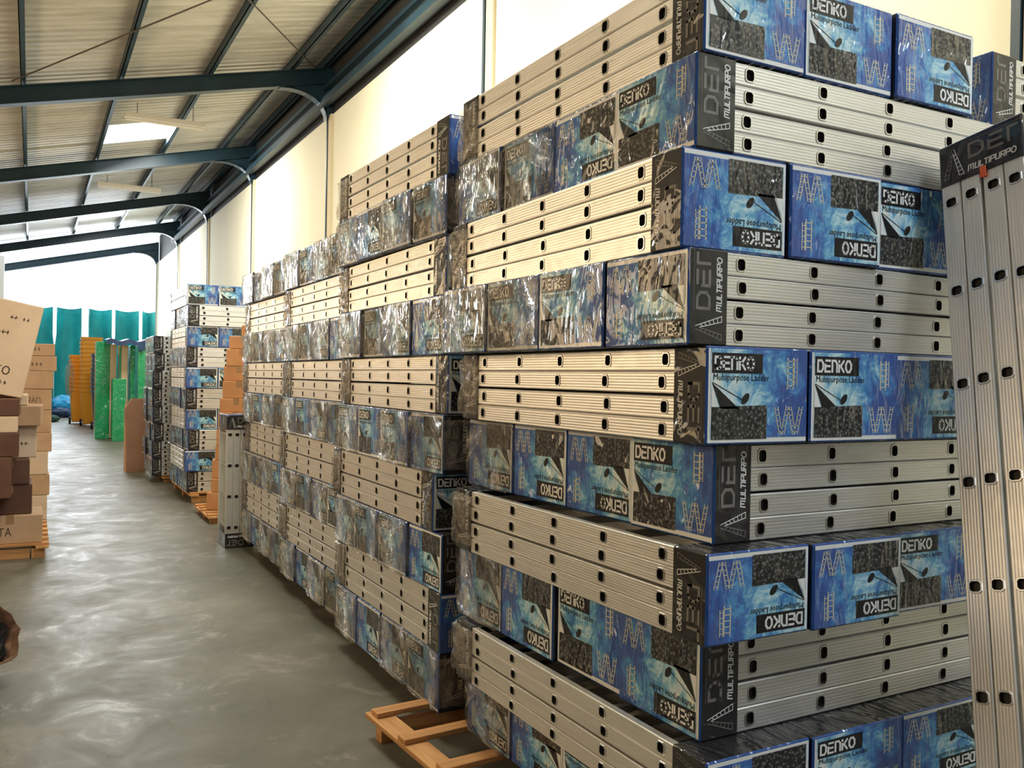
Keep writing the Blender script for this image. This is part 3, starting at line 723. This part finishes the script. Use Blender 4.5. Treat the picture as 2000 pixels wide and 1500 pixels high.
# column behind, nearer to the wall end
z = 0; FB = [(.26, 'kraftlight'), (.22, 'kraft'), (.24, 'kraftlight'), (.2, 'kraft'), (.24, 'kraft'), (.22, 'kraft'), (.19, 'kraft'), (.16, 'kraft'), (.13, 'kraft')]
fl = ['lowest', 'second', 'third', 'fourth', 'fifth', 'sixth', 'seventh', 'eighth', 'topmost']
for i, (h, mt) in enumerate(FB):
    xr = [.16, .18, .17, .2, .19, .19, .21, .24, .22][i]
    mk = [('GORAN', -.02, .08, .05)] if i == 5 else ([('-----', .0, .07, .045)] if i in (7, 8) else None)
    carton('carton', (.62, .55, h-.002), (xr-.31, 10.75, z), random.uniform(-.02, .02), mt, '%s carton of the column behind the left pile' % fl[i], 'cartons in the column behind the left pile', marks=mk); z += h
# big tilted carton on top
e = carton('large_carton', (.95, .4, .76), (-.53, 8.36, 1.44), 0, 'kraftlight', 'large pale carton tilted on top of the left pile', 'cartons in the left pile', tape=False,
       marks=[('CO', .24, .17, .06), ('----', .22, .1, .04), ('-- - ---', .02, .5, .04), ('-- --', .26, .63, .035), ('------ --', .0, .41, .018)])
e.rotation_euler = (0, R(11.5), 0)

# torn open carton on the floor in the left foreground
def torn():
    e = empty('torn_carton', (0, 0, 0)); tag(e, 'torn brown carton cut off by the left edge, on the bare floor', 'carton')
    rnd = random.Random(5); n = 24; rows = 9
    E4 = Euler((R(52), R(24), R(24))).to_matrix()
    def shell(name, m, mat, r0, r1, zs):
        mb = MB()
        for i in range(rows):
            t = i/(rows-1)
            for j in range(n):
                a_ = 2*math.pi*j/n; c, s_ = math.cos(a_), math.sin(a_); q = max(abs(c), abs(s_), .86)
                k = r0+(r1-r0)*t+rnd.uniform(-.035, .035)
                mb.v.append(tuple(E4 @ Vector((c/q*.24*k, s_/q*.19*k, zs[0]+(zs[1]-zs[0])*t+(rnd.uniform(-.04, .05) if i == rows-1 else rnd.uniform(-.01, .01))))))
        for i in range(rows-1):
            for j in range(n): mb.f.append((i*n+j, i*n+(j+1) % n, (i+1)*n+(j+1) % n, (i+1)*n+j)); mb.m.append(mb.mi(mat))
        mb.f.append(tuple(reversed(range(n)))); mb.m.append(0)
        o = mb.obj(name, e); md = o.modifiers.new('t', 'SOLIDIFY'); md.thickness = .006; return mb
    m1 = shell('carton_body', None, M['kraftburnt'], .75, 1.0, (0, .34))
    shell('dark_hollow', None, M['rubber'], .5, .86, (.03, .27))  # black shell stands in for the shade inside the open carton
    low = min(v[2] for v in m1.v); e.scale = (.86, .86, .86); e.location = (-.375, 5.2, -low*.86+.002)
torn()

# folded tall brown carton beside the narrow stack
mb = MB(); P = [(-.16, 0), (.14, 0), (.17, .98), (.1, 1.16), (-.1, 1.16), (-.2, 1.0)]
def prism(mb, P, y0, y1, m):
    n = len(P); mb.face([(x, y0, z) for x, z in P], m); mb.face([(x, y1, z) for x, z in P[::-1]], m)
    for i in range(n): a, b = P[i], P[(i+1) % n]; mb.face([(a[0], y0, a[1]), (a[0], y1, a[1]), (b[0], y1, b[1]), (b[0], y0, b[1])], m)
M['kraftmid'] = noisy('brown_folded_carton', (.3, .16, .1), (.36, .2, .13), (3, 3, 3), .7)
e = empty('folded_carton', (1.49, 15.05, 0), (0, 0, R(18))); tag(e, 'tall brown folded carton standing in front of the green boxes', 'carton')
prism(mb, P, -.02, .03, M['kraftmid']); mb.obj('carton_panel', e)
mb = MB(); prism(mb, [(0, 0), (.3, 0), (.3, 1.0), (0, 1.14)], -.01, .01, M['kraft']); o = mb.obj('carton_panel', e); o.location = (-.16, .03, 0); o.rotation_euler = (0, 0, R(72))

# ------------------------------------------------------------------ green boxed goods with kraft edges
def green_box(x0, x1, xk, y, z1, label, z0=0, d=.45, topk=None):
    e = empty('green_carton', (x0, y, z0)); tag(e, label, 'green box', 'tall green boxes')
    mb = MB(); mb.cbox((0, 0, 0), (x1-x0, d, z1-z0), M['greenbox'], .01); mb.obj('carton_body', e)
    if xk:
        mb = MB(); mb.cbox((x1-x0+.002, .0, .02), (xk-x0, d-.05, z1-z0-.06), M['kraftlight'], .006); mb.obj('kraft_edge', e)
    return e
green_box(1.32, 1.62, 1.76, 22.6, 2.28, 'tall green box with a kraft edge, nearest the yellow bins')
green_box(1.80, 1.84, 1.98, 22.3, 2.26, 'slim green box with a wide kraft edge, in the middle of the green boxes')
green_box(1.62, 1.90, None, 21.7, 1.42, 'short film-wrapped green box standing in front of the taller green boxes')
green_box(2.03, 2.14, None, 22.3, 2.2, 'plain green box behind the folded carton')
green_box(2.16, 2.34, 2.46, 21.9, 2.22, 'tall green box with a kraft edge, farthest right of the green boxes')
mb = MB(); N = 14
for i in range(N+1):
    t = i/N; x = 1.5+t*1.1
    for z_ in (0, 1): mb.v.append((x, 21.86+.02*math.sin(i*2), 2.3+.03*math.sin(i*1.3)-(.0 if z_ == 0 else (.10+.12*(t > .6)+.02*math.sin(i*3)))))
    mb.v.append((x, 22.6, 2.33+.03*math.sin(i*1.3)))
for i in range(N): a = i*3; mb.f += [(a, a+3, a+4, a+1), (a+2, a+5, a+3, a)]; mb.m += [mb.mi(M['navy'])]*2
o = mb.obj('navy_cover'); tag(o, 'navy plastic cover draped over the tops of the green boxes', 'cover'); md = o.modifiers.new('t', 'SOLIDIFY'); md.thickness = .006

# ------------------------------------------------------------------ nested bins
def bin_mesh(mat):
    mb = MB(); n = 4
    lv = [(.19, .21, 0), (.2, .225, .05), (.26, .31, .92), (.285, .335, .93), (.285, .335, 1.0), (.265, .315, 1.0), (.19, .21, .08)]
    for hx, hy, z in lv:
        for sx, sy in ((-1, -1), (1, -1), (1, 1), (-1, 1)):
            c = .04; 
            pts = {(-1,-1): [(-hx, -hy+c), (-hx+c, -hy)], (1,-1): [(hx-c, -hy), (hx, -hy+c)], (1,1): [(hx, hy-c), (hx-c, hy)], (-1,1): [(-hx+c, hy), (-hx, hy-c)]}[(sx, sy)]
            for p in pts: mb.v.append((*p, z))
    for i in range(len(lv)-1):
        for j in range(8): mb.f.append((i*8+j, i*8+(j+1) % 8, (i+1)*8+(j+1) % 8, (i+1)*8+j)); mb.m.append(mb.mi(mat))
    mb.f.append(tuple(reversed(range(8)))); mb.m.append(0); mb.f.append(tuple((len(lv)-1)*8+j for j in range(8))); mb.m.append(0)
    return mb.mesh('bin_body')
def wheel_mesh():
    mb = MB(); mb.tube((-.03, 0, 0), (.03, 0, 0), .1, M['rubber'], 20); return mb.mesh('wheel')
BY, BS, WH = bin_mesh(M['yellow']), bin_mesh(M['slate']), wheel_mesh()
def bins(x, y, n, me, pitch, colname, where, group):
    for i in range(n):
        if i == 0:
            e = empty('wheeled_bin', (x, y, 0)); o = add('bin_body', me, e); o.location = (0, 0, .06)
            for s in (-1, 1): o = add('wheel', WH, e); o.location = (s*.25, -.02 if s < 0 else .12, .1)
            tag(e, '%s wheeled bin at the foot of the nested stack %s' % (colname, where), 'bin', group)
        else:
            o = add('wheeled_bin', me); o.location = (x+random.uniform(-.01, .01), y, .06+i*pitch)
            tag(o, '%s bin, %s of the nest %s' % (colname, 'topmost' if i == n-1 else ['', 'second from the bottom', 'third from the bottom', 'fourth from the bottom', 'fifth from the bottom', 'sixth from the bottom', 'seventh from the bottom', 'eighth from the bottom', 'ninth from the bottom', 'third from the top', 'second from the top'][i if n < 13 or i < 7 else min(10, i-2+0)] if not (n == 13 and i in (7, 8, 9, 10, 11)) else {7: 'sixth from the top', 8: 'fifth from the top', 9: 'fourth from the top', 10: 'third from the top', 11: 'second from the top'}[i], where), 'bin', group)
bins(1.52, 28.2, 13, BY, .125, 'yellow', 'nearest the teal sheets', 'yellow nested bins')
bins(1.28, 29.4, 9, BY, .125, 'yellow', 'half behind the taller yellow one', 'yellow nested bins farther back')
bins(1.72, 26.6, 9, BS, .125, 'slate', 'between yellow bins and green boxes', 'slate nested bins')
def crumple(name, cx, cy, cz, sx, sy, sz, mat, seed, sub=3):
    bm = bmesh.new(); bmesh.ops.create_icosphere(bm, subdivisions=sub, radius=1); rnd = random.Random(seed)
    for v in bm.verts:
        k = 1+rnd.uniform(-.13, .13); v.co = Vector((v.co.x*sx*k, v.co.y*sy*k, max(-.98, v.co.z)*sz*k))
        v.co.z = max(v.co.z, -cz+.002)
    me = bpy.data.meshes.new(name); bm.to_mesh(me); bm.free(); me.materials.append(mat)
    o = add(name, me); o.location = (cx, cy, cz); return o
tag(crumple('plastic_wrap', 1.0, 29.0, 1.35, .12, .12, .55, M['film'], 4), 'torn clear plastic wrap hanging on the shorter yellow bin stack', 'plastic wrap')
tag(crumple('blue_tarp_bundle', 1.05, 34.2, .36, .5, .35, .38, M['blueTarp'], 1), 'bright blue tarp heaped on the floor before the teal sheets', 'tarp')
tag(crumple('navy_tarp_bundle', .9, 33.35, .16, .32, .25, .18, M['navy'], 2), 'dark blue cloth bundle in front of the bright blue tarp', 'tarp')
tag(crumple('red_tarp_bundle', 1.62, 33.7, .2, .26, .25, .2, M['red'], 3), 'red cloth bundle beside the blue tarp, left of the yellow bins', 'tarp')
tag(crumple('dark_green_sack', .62, 30.5, .1, .17, .2, .11, M['darkgreen'], 6), 'small dark green sack on the floor by the carton column', 'sack')

# ------------------------------------------------------------------ teal sheets across the far opening
TS = [(-.85, -.16), (.0, .66), (.79, 1.60), (1.84, 2.62), (2.74, 3.56), (3.68, 4.14)]
tw = ['half hidden leftmost', 'second from the left', 'third from the left', 'third from the right', 'second from the right', 'rightmost']
for k, (a, b) in enumerate(TS):
    mb = MB(); nx, nz = 12, 16
    gl = 0 if k == 3 else .06; gr = 0 if k in (2, 5) else .06
    for j in range(nz+1):
        z_ = 3.9*j/nz
        ex = 1 if z_ < 2.4 else (max(0, 1-(z_-2.4)/.5))
        aa, bb = a-gl*ex, b+gr*ex
        for i in range(nx+1):
            t = i/nx; x = aa+(bb-aa)*t; mb.v.append((x, 36+.05*math.sin(t*9+k)+.03*math.sin(z_*2+t*4), z_-(.06*math.sin(t*math.pi) if j == nz else 0)))
    for j in range(nz):
        for i in range(nx): n0 = j*(nx+1)+i; mb.f.append((n0, n0+1, n0+nx+2, n0+nx+1)); mb.m.append(mb.mi(M['teal']))
    o = mb.obj('teal_sheet', None, True); md = o.modifiers.new('t', 'SOLIDIFY'); md.thickness = .008
    tag(o, 'tall teal sheet hung across the far opening, %s' % tw[k], 'hanging sheet', 'teal sheets across the far opening')
